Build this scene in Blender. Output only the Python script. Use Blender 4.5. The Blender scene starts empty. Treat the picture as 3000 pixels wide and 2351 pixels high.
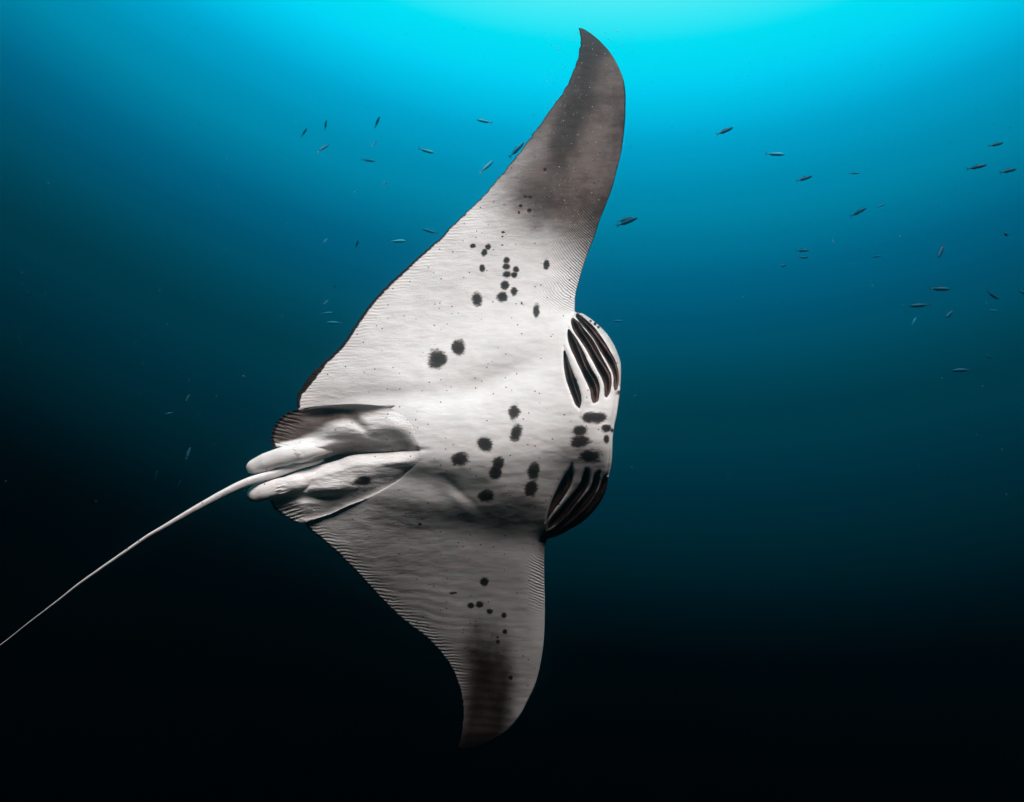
import bpy, math, random
import numpy as np
from mathutils import Vector, Matrix

random.seed(7)
rng = np.random.default_rng(7)
S = bpy.context.scene
COL = S.collection

# ------------------------------------------------------------------ camera
PITCH = math.radians(12)                 # the diver looks slightly up
FPX = 2598.0                             # focal length for a 3000 x 2351 frame
cam = bpy.data.cameras.new("camera")
cam.sensor_width = 36.0
cam.lens = 36.0 * FPX / 3000.0
cam.clip_end = 400
camo = bpy.data.objects.new("camera", cam)
COL.objects.link(camo)
camo.rotation_euler = (math.radians(90) + PITCH, 0, 0)
S.camera = camo

# ------------------------------------------------------------------ light of the open water
GLOW_EL, GLOW_AZ = math.radians(54), math.radians(14)
GLOW = Vector((math.cos(GLOW_EL) * math.sin(GLOW_AZ), math.cos(GLOW_EL) * math.cos(GLOW_AZ), math.sin(GLOW_EL)))
RAMP = [(0.0, (0.0, 0.0, 0.0)), (0.2, (0.0, 0.0, 0.0)), (0.27, (0.0, 0.0, 0.0)), (0.33, (0.0, 0.0004, 0.0008)),
        (0.36, (0.0, 0.002, 0.0028)), (0.39, (0.0, 0.0091, 0.0141)), (0.42, (0.0, 0.0209, 0.0304)), (0.45, (0.0, 0.03, 0.0491)),
        (0.48, (0.0, 0.0461, 0.0707)), (0.51, (0.0, 0.0566, 0.0864)), (0.54, (0.0, 0.0888, 0.1452)), (0.57, (0.0, 0.1183, 0.2136)),
        (0.6, (0.0, 0.1741, 0.3073)), (0.63, (0.0, 0.2705, 0.4327)), (0.66, (0.0, 0.3404, 0.5522)), (0.69, (0.0, 0.476, 0.7494)),
        (0.72, (0.0, 0.7213, 1.0252)), (0.75, (0.012, 0.8632, 1.3981)), (0.78, (0.16, 0.9834, 1.5297)), (1.0, (0.4, 1.1, 1.2))]


def radiance(nt, vec):
    """The light that comes through the water from a direction: brightest round the sun's refracted disc, black below."""
    n = nt.nodes.new('ShaderNodeVectorMath'); n.operation = 'NORMALIZE'
    nt.links.new(vec, n.inputs[0])
    d = nt.nodes.new('ShaderNodeVectorMath'); d.operation = 'DOT_PRODUCT'
    nt.links.new(n.outputs['Vector'], d.inputs[0]); d.inputs[1].default_value = GLOW
    r = nt.nodes.new('ShaderNodeValToRGB')
    # brighter still towards the surface overhead
    x = nt.nodes.new('ShaderNodeSeparateXYZ'); nt.links.new(n.outputs['Vector'], x.inputs[0])
    m0 = nt.nodes.new('ShaderNodeMath'); m0.operation = 'MAXIMUM'; nt.links.new(x.outputs['Z'], m0.inputs[0]); m0.inputs[1].default_value = 0
    m1 = nt.nodes.new('ShaderNodeMath'); m1.operation = 'MULTIPLY'; nt.links.new(m0.outputs[0], m1.inputs[0]); nt.links.new(m0.outputs[0], m1.inputs[1])
    m2 = nt.nodes.new('ShaderNodeMath'); m2.operation = 'MULTIPLY_ADD'; nt.links.new(m1.outputs[0], m2.inputs[0]); m2.inputs[1].default_value = .6
    nt.links.new(d.outputs['Value'], m2.inputs[2])
    m3 = nt.nodes.new('ShaderNodeMath'); m3.operation = 'MULTIPLY'; nt.links.new(m2.outputs[0], m3.inputs[0]); m3.inputs[1].default_value = 1 / 1.5
    nt.links.new(m3.outputs[0], r.inputs['Fac'])
    e = r.color_ramp.elements
    r.color_ramp.interpolation = 'CARDINAL'
    while len(e) > 1: e.remove(e[-1])
    e[0].position = 0; e[0].color = (0, 0, 0, 1)
    for p, c in RAMP[1:]:
        k = e.new(p); k.color = (*c, 1)
    return r.outputs['Color']


W = bpy.data.worlds.new("World"); S.world = W; W.use_nodes = True
nt = W.node_tree; nt.nodes.clear()
tc = nt.nodes.new('ShaderNodeTexCoord')
bg = nt.nodes.new('ShaderNodeBackground'); bg.inputs['Strength'].default_value = 1.0
out = nt.nodes.new('ShaderNodeOutputWorld')
nt.links.new(radiance(nt, tc.outputs['Generated']), bg.inputs['Color'])
nt.links.new(bg.outputs[0], out.inputs['Surface'])

SUN_DIR = Vector((0.22, -0.68, 0.72)).normalized()      # from the scene towards the sun
sl = bpy.data.lights.new("sun", 'SUN'); sl.energy = 5.0; sl.angle = math.radians(26.0); sl.color = (1.0, .90, .87)
so = bpy.data.objects.new("sun", sl); COL.objects.link(so)
so.rotation_euler = SUN_DIR.to_track_quat('Z', 'Y').to_euler()

S.view_settings.view_transform = 'Standard'
S.view_settings.look = 'None'
S.view_settings.exposure = 0.3
S.view_settings.gamma = 1
S.view_settings.use_curve_mapping = False
S.cycles.use_denoising = True
S.cycles.max_bounces = 6
S.cycles.volume_bounces = 1


# ------------------------------------------------------------------ helpers
def tag(o, label=None, cat=None, group=None, kind=None):
    if label: o['label'] = label
    if cat: o['category'] = cat
    if group: o['group'] = group
    if kind: o['kind'] = kind
    return o


def cam_to_world(p):
    c, s = math.cos(PITCH), math.sin(PITCH)
    return Vector((p[0], p[1] * c - p[2] * s, p[1] * s + p[2] * c))


def unproj(u, v, D):
    """Points of the 3000 x 2351 frame at the distance D, in the camera's own axes (x right, y ahead, z up)."""
    u = np.asarray(u, float); v = np.asarray(v, float)
    return np.stack([(u - 1500) / FPX * D, D * np.ones_like(u), -(v - 1175.5) / FPX * D], -1)


def ss(x, a, b):
    t = np.clip((x - a) / (b - a), 0, 1)
    return t * t * (3 - 2 * t)


def zc(pts, f, ox, oy):
    return np.array([(x / f + ox, y / f + oy) for x, y in pts], float)


def smooth_line(p, step, closed=False):
    """Centripetal-ish Catmull-Rom through p, resampled every `step` px."""
    p = np.asarray(p, float)
    q = np.vstack([p[-1], p, p[0], p[1]]) if closed else np.vstack([2 * p[0] - p[1], p, 2 * p[-1] - p[-2]])
    outp = []
    n = len(p) if closed else len(p) - 1
    for i in range(n):
        a, b, c, d = q[i], q[i + 1], q[i + 2], q[i + 3]
        t = np.linspace(0, 1, 9)[:-1, None]
        outp.append(.5 * ((2 * b) + (-a + c) * t + (2 * a - 5 * b + 4 * c - d) * t ** 2 + (-a + 3 * b - 3 * c + d) * t ** 3))
    r = np.vstack(outp)
    if not closed: r = np.vstack([r, p[-1]])
    L = np.r_[0, np.cumsum(np.linalg.norm(np.diff(r, axis=0), axis=1))]
    m = max(2, int(L[-1] / step))
    s = np.linspace(0, L[-1], m + 1)
    return np.stack([np.interp(s, L, r[:, 0]), np.interp(s, L, r[:, 1])], 1)


def resample(p, n):
    L = np.r_[0, np.cumsum(np.linalg.norm(np.diff(p, axis=0), axis=1))]
    s = np.linspace(0, L[-1], n)
    return np.stack([np.interp(s, L, p[:, 0]), np.interp(s, L, p[:, 1])], 1)


def nearest(P, poly, closed=True):
    """distance, arc length and nearest point of a polyline for every point"""
    A = poly; B = np.roll(poly, -1, 0) if closed else poly[1:]
    if not closed: A = poly[:-1]
    d = B - A; L2 = np.maximum((d ** 2).sum(1), 1e-9); ln = np.sqrt(L2); cum = np.r_[0, np.cumsum(ln)[:-1]]
    D = np.empty(len(P)); arc = np.empty(len(P)); Q = np.empty((len(P), 2)); seg = np.empty(len(P), int)
    for i in range(0, len(P), 8000):
        p = P[i:i + 8000]
        w0 = p[:, 0][:, None] - A[:, 0]; w1 = p[:, 1][:, None] - A[:, 1]
        t = np.clip((w0 * d[:, 0] + w1 * d[:, 1]) / L2, 0, 1)
        e0 = w0 - t * d[:, 0]; e1 = w1 - t * d[:, 1]
        dd = e0 * e0 + e1 * e1
        k = dd.argmin(1); j = np.arange(len(p))
        D[i:i + 8000] = np.sqrt(dd[j, k]); arc[i:i + 8000] = cum[k] + t[j, k] * ln[k]
        Q[i:i + 8000] = A[k] + t[j, k][:, None] * d[k]; seg[i:i + 8000] = k
    return D, arc, Q, seg


def inside(P, poly):
    A = poly; B = np.roll(poly, -1, 0)
    r = np.zeros(len(P), bool)
    for i in range(0, len(P), 8000):
        x = P[i:i + 8000, 0][:, None]; y = P[i:i + 8000, 1][:, None]
        c = (A[:, 1] > y) != (B[:, 1] > y)
        dy = np.where(np.abs(B[:, 1] - A[:, 1]) < 1e-9, 1e-9, B[:, 1] - A[:, 1])
        xi = A[:, 0] + (y - A[:, 1]) / dy * (B[:, 0] - A[:, 0])
        r[i:i + 8000] = (np.sum(c & (x < xi), 1) % 2) == 1
    return r


_lat = rng.random((6, 64, 64))


def vnoise(x, y, k=0):
    """smooth value noise, -1..1"""
    xi = np.floor(x).astype(int); yi = np.floor(y).astype(int)
    fx = x - xi; fy = y - yi
    fx = fx * fx * (3 - 2 * fx); fy = fy * fy * (3 - 2 * fy)
    T = _lat[k]
    g = lambda a, b: T[a % 64, b % 64]
    return 2 * ((g(xi, yi) * (1 - fx) + g(xi + 1, yi) * fx) * (1 - fy) + (g(xi, yi + 1) * (1 - fx) + g(xi + 1, yi + 1) * fx) * fy) - 1


def fnoise(x, y, k=0, o=3):
    r = 0; a = 1
    for i in range(o):
        r = r + a * vnoise(x * 2 ** i + 7.3 * i, y * 2 ** i + 3.1 * i, (k + i) % 6); a *= .5
    return r / 1.75


def make_mesh(name, verts, faces, mat, parent=None, uv=None, attrs=None, smooth=True):
    me = bpy.data.meshes.new(name)
    me.from_pydata(np.asarray(verts).tolist() if not isinstance(verts, list) else verts, [], faces)
    me.materials.append(mat)
    me.polygons.foreach_set('use_smooth', [smooth] * len(me.polygons))
    if uv is not None:
        l = me.uv_layers.new(name="skin")
        idx = np.empty(len(me.loops), np.int32); me.loops.foreach_get('vertex_index', idx)
        l.data.foreach_set('uv', np.asarray(uv, np.float32)[idx].ravel())
    if attrs:
        for k, a in attrs.items():
            t = me.attributes.new(k, 'FLOAT', 'POINT')
            t.data.foreach_set('value', np.asarray(a, np.float32))
    me.update()
    o = bpy.data.objects.new(name, me); COL.objects.link(o)
    if parent: o.parent = parent
    return o


class N:
    """small node-tree writer"""
    def __init__(s, name):
        s.m = bpy.data.materials.new(name); s.m.use_nodes = True; s.t = s.m.node_tree; s.t.nodes.clear()
        s.out = s.t.nodes.new('ShaderNodeOutputMaterial')
    def n(s, typ, **k):
        x = s.t.nodes.new(typ)
        for a, b in k.items(): setattr(x, a, b)
        return x
    def put(s, sock, v):
        if isinstance(v, (int, float)): sock.default_value = v
        elif isinstance(v, tuple): sock.default_value = v if len(v) != 3 or sock.type != 'RGBA' else (*v, 1)
        else: s.t.links.new(v, sock)
    def math(s, op, a, b=0.0, c=0.0, clamp=False):
        x = s.n('ShaderNodeMath', operation=op, use_clamp=clamp)
        s.put(x.inputs[0], a); s.put(x.inputs[1], b)
        if op in ('MULTIPLY_ADD',): s.put(x.inputs[2], c)
        return x.outputs[0]
    def step(s, v, a, b, lo=0.0, hi=1.0):
        x = s.n('ShaderNodeMapRange', interpolation_type='SMOOTHSTEP')
        s.put(x.inputs['Value'], v); x.inputs['From Min'].default_value = a; x.inputs['From Max'].default_value = b
        x.inputs['To Min'].default_value = lo; x.inputs['To Max'].default_value = hi
        return x.outputs['Result']
    def mix(s, f, a, b):
        x = s.n('ShaderNodeMix', data_type='RGBA')
        s.put(x.inputs[0], f); s.put(x.inputs[6], a); s.put(x.inputs[7], b)
        return x.outputs[2]
    def attr(s, name):
        return s.n('ShaderNodeAttribute', attribute_name=name).outputs['Fac']
    def uv(s, sx=1.0, sy=1.0, rot=0.0):
        u = s.n('ShaderNodeUVMap', uv_map='skin')
        m = s.n('ShaderNodeMapping'); m.inputs['Scale'].default_value = (sx, sy, 1); m.inputs['Rotation'].default_value = (0, 0, rot)
        r = s.n('ShaderNodeMapping'); r.inputs['Rotation'].default_value = (0, 0, rot)
        s.t.links.new(u.outputs[0], r.inputs[0]); m.inputs['Rotation'].default_value = (0, 0, 0)
        s.t.links.new(r.outputs[0], m.inputs[0])
        return m.outputs[0]
    def noise(s, vec, scale, detail=3, rough=.55, dist=0.0):
        x = s.n('ShaderNodeTexNoise'); s.put(x.inputs['Vector'], vec); x.inputs['Scale'].default_value = scale
        x.inputs['Detail'].default_value = detail; x.inputs['Roughness'].default_value = rough; x.inputs['Distortion'].default_value = dist
        return x.outputs['Fac']


# ------------------------------------------------------------------ materials
def skin_material():
    k = N("manta_skin")
    iso = k.uv(1, 1)
    streak = k.noise(k.uv(26, 120, .06), 1.0, 4, .6, .9)          # fine sinews running along the body
    streak2 = k.noise(k.uv(9, 34, -.05), 1.0, 3, .55, 1.2)
    mott = k.noise(iso, 14, 5, .6)
    grain = k.noise(iso, 160, 3, .6)
    # base skin, grey pigment of the wing tips, painted shade of the pelvic fins
    base = k.mix(k.step(mott, .3, .75), (.85, .805, .785), (.77, .73, .715))
    base = k.mix(k.step(streak, .62, .42, 0, .10), base, (.46, .42, .41))
    pn = k.math('ADD', k.attr('pig_shade'), k.math('MULTIPLY', k.math('SUBTRACT', k.noise(k.uv(30, 90, .1), 1.0, 5, .7), .5), .35))
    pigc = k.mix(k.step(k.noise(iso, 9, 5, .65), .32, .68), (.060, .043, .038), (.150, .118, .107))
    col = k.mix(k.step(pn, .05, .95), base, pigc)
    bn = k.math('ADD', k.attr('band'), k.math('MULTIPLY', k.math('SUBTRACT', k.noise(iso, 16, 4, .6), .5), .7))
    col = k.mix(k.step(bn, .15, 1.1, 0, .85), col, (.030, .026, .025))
    # dark blotches with frayed rims
    sp = k.math('ADD', k.attr('spot'), k.math('MULTIPLY', k.math('SUBTRACT', k.noise(k.uv(70, 200), 1.0, 4, .7), .5), .95))
    sp = k.math('ADD', sp, k.math('MULTIPLY', k.math('SUBTRACT', k.noise(iso, 30, 4, .6), .5), 1.05))
    scol = k.mix(k.step(sp, .05, .85), (.042, .023, .018), (.010, .004, .003))
    col = k.mix(k.step(sp, -.20, .30, 0, .97), col, scol)
    # tiny specks
    vor = k.n('ShaderNodeTexVoronoi', feature='F1'); vor.inputs['Scale'].default_value = 58
    k.put(vor.inputs['Vector'], k.uv(1, 1.1))
    spk = k.step(vor.outputs['Distance'], .17, .09)
    cc = k.n('ShaderNodeSeparateColor'); k.put(cc.inputs[0], vor.outputs['Color'])
    sel = k.math('GREATER_THAN', cc.outputs[0], .62)
    col = k.mix(k.math('MULTIPLY', k.math('MULTIPLY', spk, sel), .9), col, (.02, .018, .02))
    # dark margin of the free edges
    mn = k.math('SUBTRACT', k.attr('margin'), k.math('MULTIPLY', k.noise(k.uv(60, 170), 1.0, 3, .7), 9.0))
    mw = k.attr('marginw')
    mf = k.step(k.math('SUBTRACT', mn, mw), 1.0, -3.0)
    col = k.mix(mf, col, (.022, .012, .010))
    col = k.mix(k.attr('dors'), col, (.020, .021, .024))
    # relief
    fold = k.math('SINE', k.math('ADD', k.attr('fold'), k.math('MULTIPLY', k.noise(iso, 16, 3), 15.0)))
    fold = k.math('MULTIPLY', fold, k.attr('foldm'))
    h = k.math('MULTIPLY', streak, .38)
    h = k.math('ADD', h, k.math('MULTIPLY', streak2, .5))
    h = k.math('ADD', h, k.math('MULTIPLY', grain, .22))
    h = k.math('MULTIPLY', h, k.attr('relief'))
    h = k.math('ADD', h, k.math('MULTIPLY', fold, .55))
    b = k.n('ShaderNodeBump'); b.inputs['Strength'].default_value = 1.0; b.inputs['Distance'].default_value = .0062
    k.put(b.inputs['Height'], h)
    p = k.n('ShaderNodeBsdfPrincipled')
    k.put(p.inputs['Base Color'], col); p.inputs['Roughness'].default_value = .6
    p.inputs['Specular IOR Level'].default_value = .10
    k.put(p.inputs['Normal'], b.outputs[0])
    k.t.links.new(p.outputs[0], k.out.inputs['Surface'])
    return k.m


def gill_material():
    k = N("gill_tissue")
    iso = k.uv(1, 1)
    col = k.mix(k.step(k.noise(iso, 30, 4, .6), .35, .7), (.050, .022, .017), (.125, .068, .056))
    w = k.noise(k.uv(40, 700, .35), 1.0, 2, .5)
    b = k.n('ShaderNodeBump'); b.inputs['Strength'].default_value = .8; b.inputs['Distance'].default_value = .002
    k.put(b.inputs['Height'], w)
    p = k.n('ShaderNodeBsdfPrincipled')
    k.put(p.inputs['Base Color'], col); p.inputs['Roughness'].default_value = .5; p.inputs['Specular IOR Level'].default_value = .2
    k.put(p.inputs['Normal'], b.outputs[0])
    k.t.links.new(p.outputs[0], k.out.inputs['Surface'])
    return k.m


def plain(name, col, rough=.5, n=None):
    k = N(name)
    tcn = k.n('ShaderNodeTexCoord')
    c = k.mix(k.step(k.noise(tcn.outputs['Object'], 14, 3), .35, .7), col, tuple(x * .7 for x in col))
    p = k.n('ShaderNodeBsdfPrincipled'); k.put(p.inputs['Base Color'], c); p.inputs['Roughness'].default_value = rough
    k.t.links.new(p.outputs[0], k.out.inputs['Surface'])
    return k.m


M_SKIN = skin_material()
M_GILL = gill_material()


# ------------------------------------------------------------------ open water and haze
def build_water():
    R = 90.0; rows = []; verts = []; faces = []
    na, ne = 64, 48
    for i in range(ne + 1):
        el = math.radians(-89 + 150 * i / ne)
        for j in range(na + 1):
            az = math.radians(-100 + 200 * j / na)
            verts.append((R * math.cos(el) * math.sin(az), R * math.cos(el) * math.cos(az), R * math.sin(el)))
    for i in range(ne):
        for j in range(na):
            a = i * (na + 1) + j
            faces.append((a, a + 1, a + na + 2, a + na + 1))
    k = N("open_water")
    t = k.n('ShaderNodeTexCoord')
    e = k.n('ShaderNodeEmission'); k.put(e.inputs['Color'], radiance(k.t, t.outputs['Object']))
    k.t.links.new(e.outputs[0], k.out.inputs['Surface'])
    k.m.cycles.emission_sampling = 'NONE'
    o = make_mesh("water", verts, faces, k.m)
    tag(o, "open blue water fading from bright cyan at the top to black below", None, None, 'structure')
    # the murk of the water itself
    x0, x1, y0, y1, z0, z1 = -12, 12, -2.5, 20, -8, 8.4
    v = [(x, y, z) for x in (x0, x1) for y in (y0, y1) for z in (z0, z1)]
    f = [(0, 1, 3, 2), (4, 6, 7, 5), (0, 4, 5, 1), (2, 3, 7, 6), (0, 2, 6, 4), (1, 5, 7, 3)]
    m = bpy.data.materials.new("murk"); m.use_nodes = True; m.node_tree.nodes.clear()
    pv = m.node_tree.nodes.new('ShaderNodeVolumePrincipled')
    pv.inputs['Color'].default_value = (.05, .30, .38, 1)
    pv.inputs['Density'].default_value = HAZE
    pv.inputs['Anisotropy'].default_value = .97
    oo = m.node_tree.nodes.new('ShaderNodeOutputMaterial')
    m.node_tree.links.new(pv.outputs[0], oo.inputs['Volume'])
    h = make_mesh("haze", v, f, m, smooth=False)
    tag(h, "blue haze of fine particles filling the sea water", None, None, 'stuff')


HAZE = 0.032
build_water()

# ------------------------------------------------------------------ the manta: outlines (pixels of the photograph give the proportions)
lead_top = [(1695, 82), (1704, 83), (1720, 91), (1742, 107), (1764, 127), (1783.5, 149), (1800, 173), (1814, 201), (1825, 228), (1831, 259),
            (1833, 289), (1832.5, 316), (1832, 344), (1829, 380), (1825, 413), (1820, 448), (1808.6, 493), (1792.5, 554.6), (1773, 606),
            (1754, 654), (1741, 696), (1721.6, 744.5), (1705.5, 793), (1692.6, 838), (1686, 867), (1684, 912)]
gill_top = zc([(572, 270), (620, 288), (670, 295), (760, 350), (860, 430), (960, 530), (1050, 660), (1110, 790), (1145, 900), (1153, 1000),
               (1149, 1130), (1142, 1200)], 4.2686, 1550, 850).tolist()
head = [(1815, 1157), (1809.6, 1199), (1804, 1229.5), (1799.5, 1250), (1795, 1287.6), (1792.7, 1342.6), (1789, 1370), (1784, 1393.5)]
gill_low = zc([(843, 920), (838, 980), (822, 1040), (797, 1100), (747, 1190), (667, 1290), (557, 1390), (437, 1460), (300, 1532), (195, 1562)],
              3.634, 1550, 1150).tolist()
lead_low = [(1599, 1592), (1595, 1623), (1594.6, 1675), (1596, 1750), (1595.5, 1825), (1592, 1885.5), (1583, 1946), (1569, 2003), (1548, 2049),
            (1520, 2101), (1482, 2143), (1440, 2171), (1398, 2190), (1365, 2196), (1340, 2191)]
trail_low = [(1340, 2191), (1347, 2171), (1353, 2134), (1358, 2092), (1355, 2054), (1346, 2012), (1332, 1974.5), (1314, 1942), (1281, 1900),
             (1243, 1862), (1196.6, 1829), (1150, 1787), (1103, 1740), (1051, 1684), (1000, 1633), (958, 1595), (920, 1562), (887.5, 1533)]
hidden = [(905, 1500), (935, 1440), (935, 1350), (915, 1270), (890, 1222)]
trail_top = [(873, 1200), (869.5, 1176), (873, 1157), (893, 1122), (928, 1079), (982.6, 1032), (1018, 989), (1049, 942), (1084, 892), (1131, 841),
             (1181, 794), (1232, 747.5), (1290.6, 697), (1322, 664), (1374, 616), (1422, 567), (1464, 519), (1509, 464), (1541, 421), (1569, 383),
             (1596, 347), (1621, 311), (1643, 281), (1660, 253), (1675, 220), (1687, 187), (1694, 165), (1697.6, 146), (1701, 126.6),
             (1699.6, 104.6), (1695, 82)]
ST = 9.0
parts_ = [smooth_line(lead_top, ST), smooth_line(gill_top, 5), smooth_line(head, 6), smooth_line(gill_low, 6), smooth_line(lead_low, ST),
          smooth_line(trail_low, ST), smooth_line(hidden, 20), smooth_line(trail_top, ST)]
kinds = []
OUT = []
for i, p in enumerate(parts_):
    OUT.append(p[:-1] if i in (0, 4, 5, 7) and i not in (4,) else p); kinds += [i] * len(OUT[-1])
OUT = np.vstack(OUT); OUTK = np.array(kinds)
# ragged trailing edge, real notches a few millimetres deep
for j in range(len(OUT)):
    if OUTK[j] in (5, 7): OUT[j, 0] += rng.normal(0, .9); OUT[j, 1] += rng.normal(0, .9)

U = lambda p: zc(p, 4.2686, 1550, 850)
Lw = lambda p: zc(p, 3.634, 1550, 1150)
SLITS = [
    (U([(433, 715), (429, 800), (430, 900), (440, 1000), (462, 1120), (500, 1230), (545, 1350), (582, 1440), (632, 1490)]),
     U([(433, 715), (475, 820), (508, 920), (548, 1030), (590, 1120), (625, 1220), (650, 1310), (655, 1400), (632, 1490)])),
    (U([(488, 470), (478, 540), (483, 610), (500, 680), (530, 760), (575, 850), (610, 930), (650, 1010), (690, 1100), (730, 1180), (765, 1270), (777, 1360), (800, 1420)]),
     U([(488, 470), (550, 550), (600, 620), (660, 730), (705, 820), (740, 900), (780, 980), (830, 1060), (865, 1130), (885, 1210), (880, 1310), (860, 1395), (800, 1420)])),
    (U([(540, 340), (522, 400), (550, 500), (600, 580), (670, 680), (720, 760), (770, 850), (820, 940), (860, 1020), (905, 1100), (937, 1190), (940, 1260), (945, 1330), (970, 1350)]),
     U([(540, 340), (600, 380), (650, 430), (700, 500), (760, 570), (810, 640), (850, 710), (890, 790), (930, 870), (975, 950), (1010, 1020), (1030, 1080), (1032, 1180), (1010, 1290), (970, 1350)])),
    (U([(590, 298), (580, 330), (605, 370), (660, 440), (720, 510), (790, 600), (840, 680), (890, 770), (950, 860), (1000, 950), (1035, 1020), (1055, 1100), (1055, 1200), (1075, 1268)]),
     U([(590, 298), (640, 312), (690, 350), (760, 410), (830, 480), (880, 550), (930, 620), (980, 700), (1030, 790), (1075, 870), (1105, 960), (1122, 1050), (1122, 1150), (1105, 1240), (1075, 1268)])),
    (Lw([(456, 768), (400, 845), (345, 930), (290, 1040), (240, 1150), (208, 1250), (188, 1330), (178, 1380)]),
     Lw([(456, 768), (469, 850), (464, 920), (440, 1000), (400, 1070), (340, 1160), (280, 1235), (230, 1305), (178, 1380)])),
    (Lw([(600, 818), (572, 870), (553, 940), (520, 1005), (470, 1070), (420, 1130), (360, 1200), (300, 1275), (240, 1340), (210, 1395), (195, 1462)]),
     Lw([(600, 818), (637, 835), (640, 900), (632, 970), (600, 1045), (545, 1120), (490, 1195), (445, 1255), (395, 1315), (320, 1380), (240, 1435), (195, 1462)])),
    (Lw([(735, 845), (690, 890), (670, 960), (640, 1030), (590, 1100), (530, 1165), (475, 1225), (415, 1300), (345, 1370), (270, 1440), (205, 1505)]),
     Lw([(735, 845), (755, 850), (755, 910), (740, 985), (710, 1060), (665, 1140), (610, 1215), (545, 1290), (465, 1365), (380, 1430), (290, 1480), (205, 1505)])),
    (Lw([(815, 875), (785, 895), (765, 960), (735, 1035), (700, 1100), (650, 1175), (585, 1260), (505, 1340), (420, 1410), (330, 1465), (265, 1500), (215, 1532)]),
     Lw([(815, 875), (826, 890), (820, 950), (800, 1020), (772, 1080), (722, 1160), (655, 1245), (575, 1325), (490, 1390), (395, 1450), (300, 1500), (215, 1532)])),
]
SL = []
for L, R in SLITS:
    l = resample(smooth_line(L, 3), 60); r = resample(smooth_line(R, 3), 60)
    SL.append((l, r, np.vstack([l[:-1], r[::-1][:-1]])))

# blotches: (cx, cy, rx, ry, tilt in degrees, strength)
SPOTS = []
def addspots(lst, f, ox, oy):
    for t in lst:
        x, y, rx, ry = t[:4]; a = t[4] if len(t) > 4 else 0; w = t[5] if len(t) > 5 else 1
        SPOTS.append((x / f + ox, y / f + oy, rx / f, ry / f, math.radians(a), w))
addspots([(575, 997, 28, 24), (715, 1005, 28, 28, -25), (680, 1060, 28, 34), (660, 1195, 28, 36), (880, 1125, 32, 30), (880, 1190, 36, 30), (885, 1255, 44, 36),
          (970, 1210, 32, 30), (950, 1262, 32, 30), (865, 1355, 40, 44), (840, 1460, 50, 50), (950, 1410, 34, 42, 15, .9), (610, 1485, 54, 68, 0, .8),
          (1245, 1165, 29, 47), (1150, 1590, 32, 64, 0, .8), (1230, 303, 20, 17), (1055, 548, 20, 13), (1097, 552, 22, 16), (1010, 632, 18, 17),
          (1090, 673, 24, 21), (995, 692, 13, 16, 0, .8), (848, 872, 15, 12), (845, 912, 12, 8), (843, 990, 12, 8), (1020, 1520, 10, 19, -20, .7)], 3.1057, 1200, 400)
addspots([(1105, 1035, 74, 76), (1265, 945, 57, 64), (1685, 1432, 46, 66, 10, .9), (1700, 1588, 44, 70, 12)], 2.5647, 850, 650)
addspots([(838, 578, 94, 85), (555, 742, 106, 82, -15), (985, 790, 68, 75, 0), (955, 890, 76, 88, 14), (1378, 880, 68, 112, 8), (1350, 1075, 78, 98),
          (850, 1155, 86, 80), (115, 1468, 22, 16, 0, .7)], 3.796, 1200, 1150)
addspots([(700, 268, 142, 60), (645, 268, 86, 62), (755, 265, 86, 56), (530, 410, 82, 56), (548, 520, 116, 70), (655, 680, 128, 74, 0, .75), (825, 385, 55, 45, -20, .9), (825, 495, 38, 52, 0, .85),
          (885, 408, 16, 28, 0, .6)], 3.634, 1550, 1150)
addspots([(1215, 547, 30, 27), (1130, 693, 22, 20), (1185, 687, 26, 22), (1247, 729, 21, 19), (1338, 756, 19, 22), (1343, 856, 15, 17), (1298, 893, 9, 8),
          (1300, 920, 15, 16), (1380, 1145, 14, 15), (812, 184, 11, 9, 0, .6), (1020, 615, 24, 9, 0, .6)], 2.1353, 850, 1450)
addspots([(1285, 1115, 78, 46, -5, 1.1)], 3.106, 650, 1050)
addspots([(770, 388, 15, 15), (825, 425, 20, 22), (868, 465, 19, 20), (935, 520, 7, 7)], 4.2686, 1550, 850)


def spot_field(P):
    f = np.full(len(P), -2.0)
    for cx, cy, rx, ry, a, w in SPOTS:
        R = max(rx, ry) * 2.4
        m = np.where((np.abs(P[:, 0] - cx) < R) & (np.abs(P[:, 1] - cy) < R))[0]
        dx = P[m, 0] - cx; dy = P[m, 1] - cy
        x = dx * math.cos(a) + dy * math.sin(a); y = -dx * math.sin(a) + dy * math.cos(a)
        v = (1.0 - np.sqrt((x / rx) ** 2 + (y / ry) ** 2))
        v = np.where(v > 0, v * w, v)
        f[m] = np.maximum(f[m], v)
    return f


def spine_s(u, v):
    return (1290 + (1800 - u) * .11) - v


def camber(P):
    u, v = P[:, 0], P[:, 1]
    s = spine_s(u, v)
    top = np.maximum(s, 0) / 1300; low = np.maximum(-s, 0) / 900
    h = -.34 * top ** 2 - .10 * ss(top, .55, 1.0) - .30 * low ** 1.35 - .44 * low ** 2
    trunk = np.exp(-((s - 40) / 270) ** 2) * ss(u, 880, 1250)
    h = h + .19 * trunk
    return h, s, trunk


def gauss(P, cx, cy, rx, ry, deg=0):
    a = math.radians(deg); dx = P[:, 0] - cx; dy = P[:, 1] - cy
    x = dx * math.cos(a) + dy * math.sin(a); y = -dx * math.sin(a) + dy * math.cos(a)
    return np.exp(-(x / rx) ** 2 - (y / ry) ** 2)


OUTL = np.linalg.norm(np.roll(OUT, -1, 0) - OUT, axis=1)


def dist_part(P, i):
    d, a, _, _ = nearest(P, parts_[i], False)
    return d, a


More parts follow.
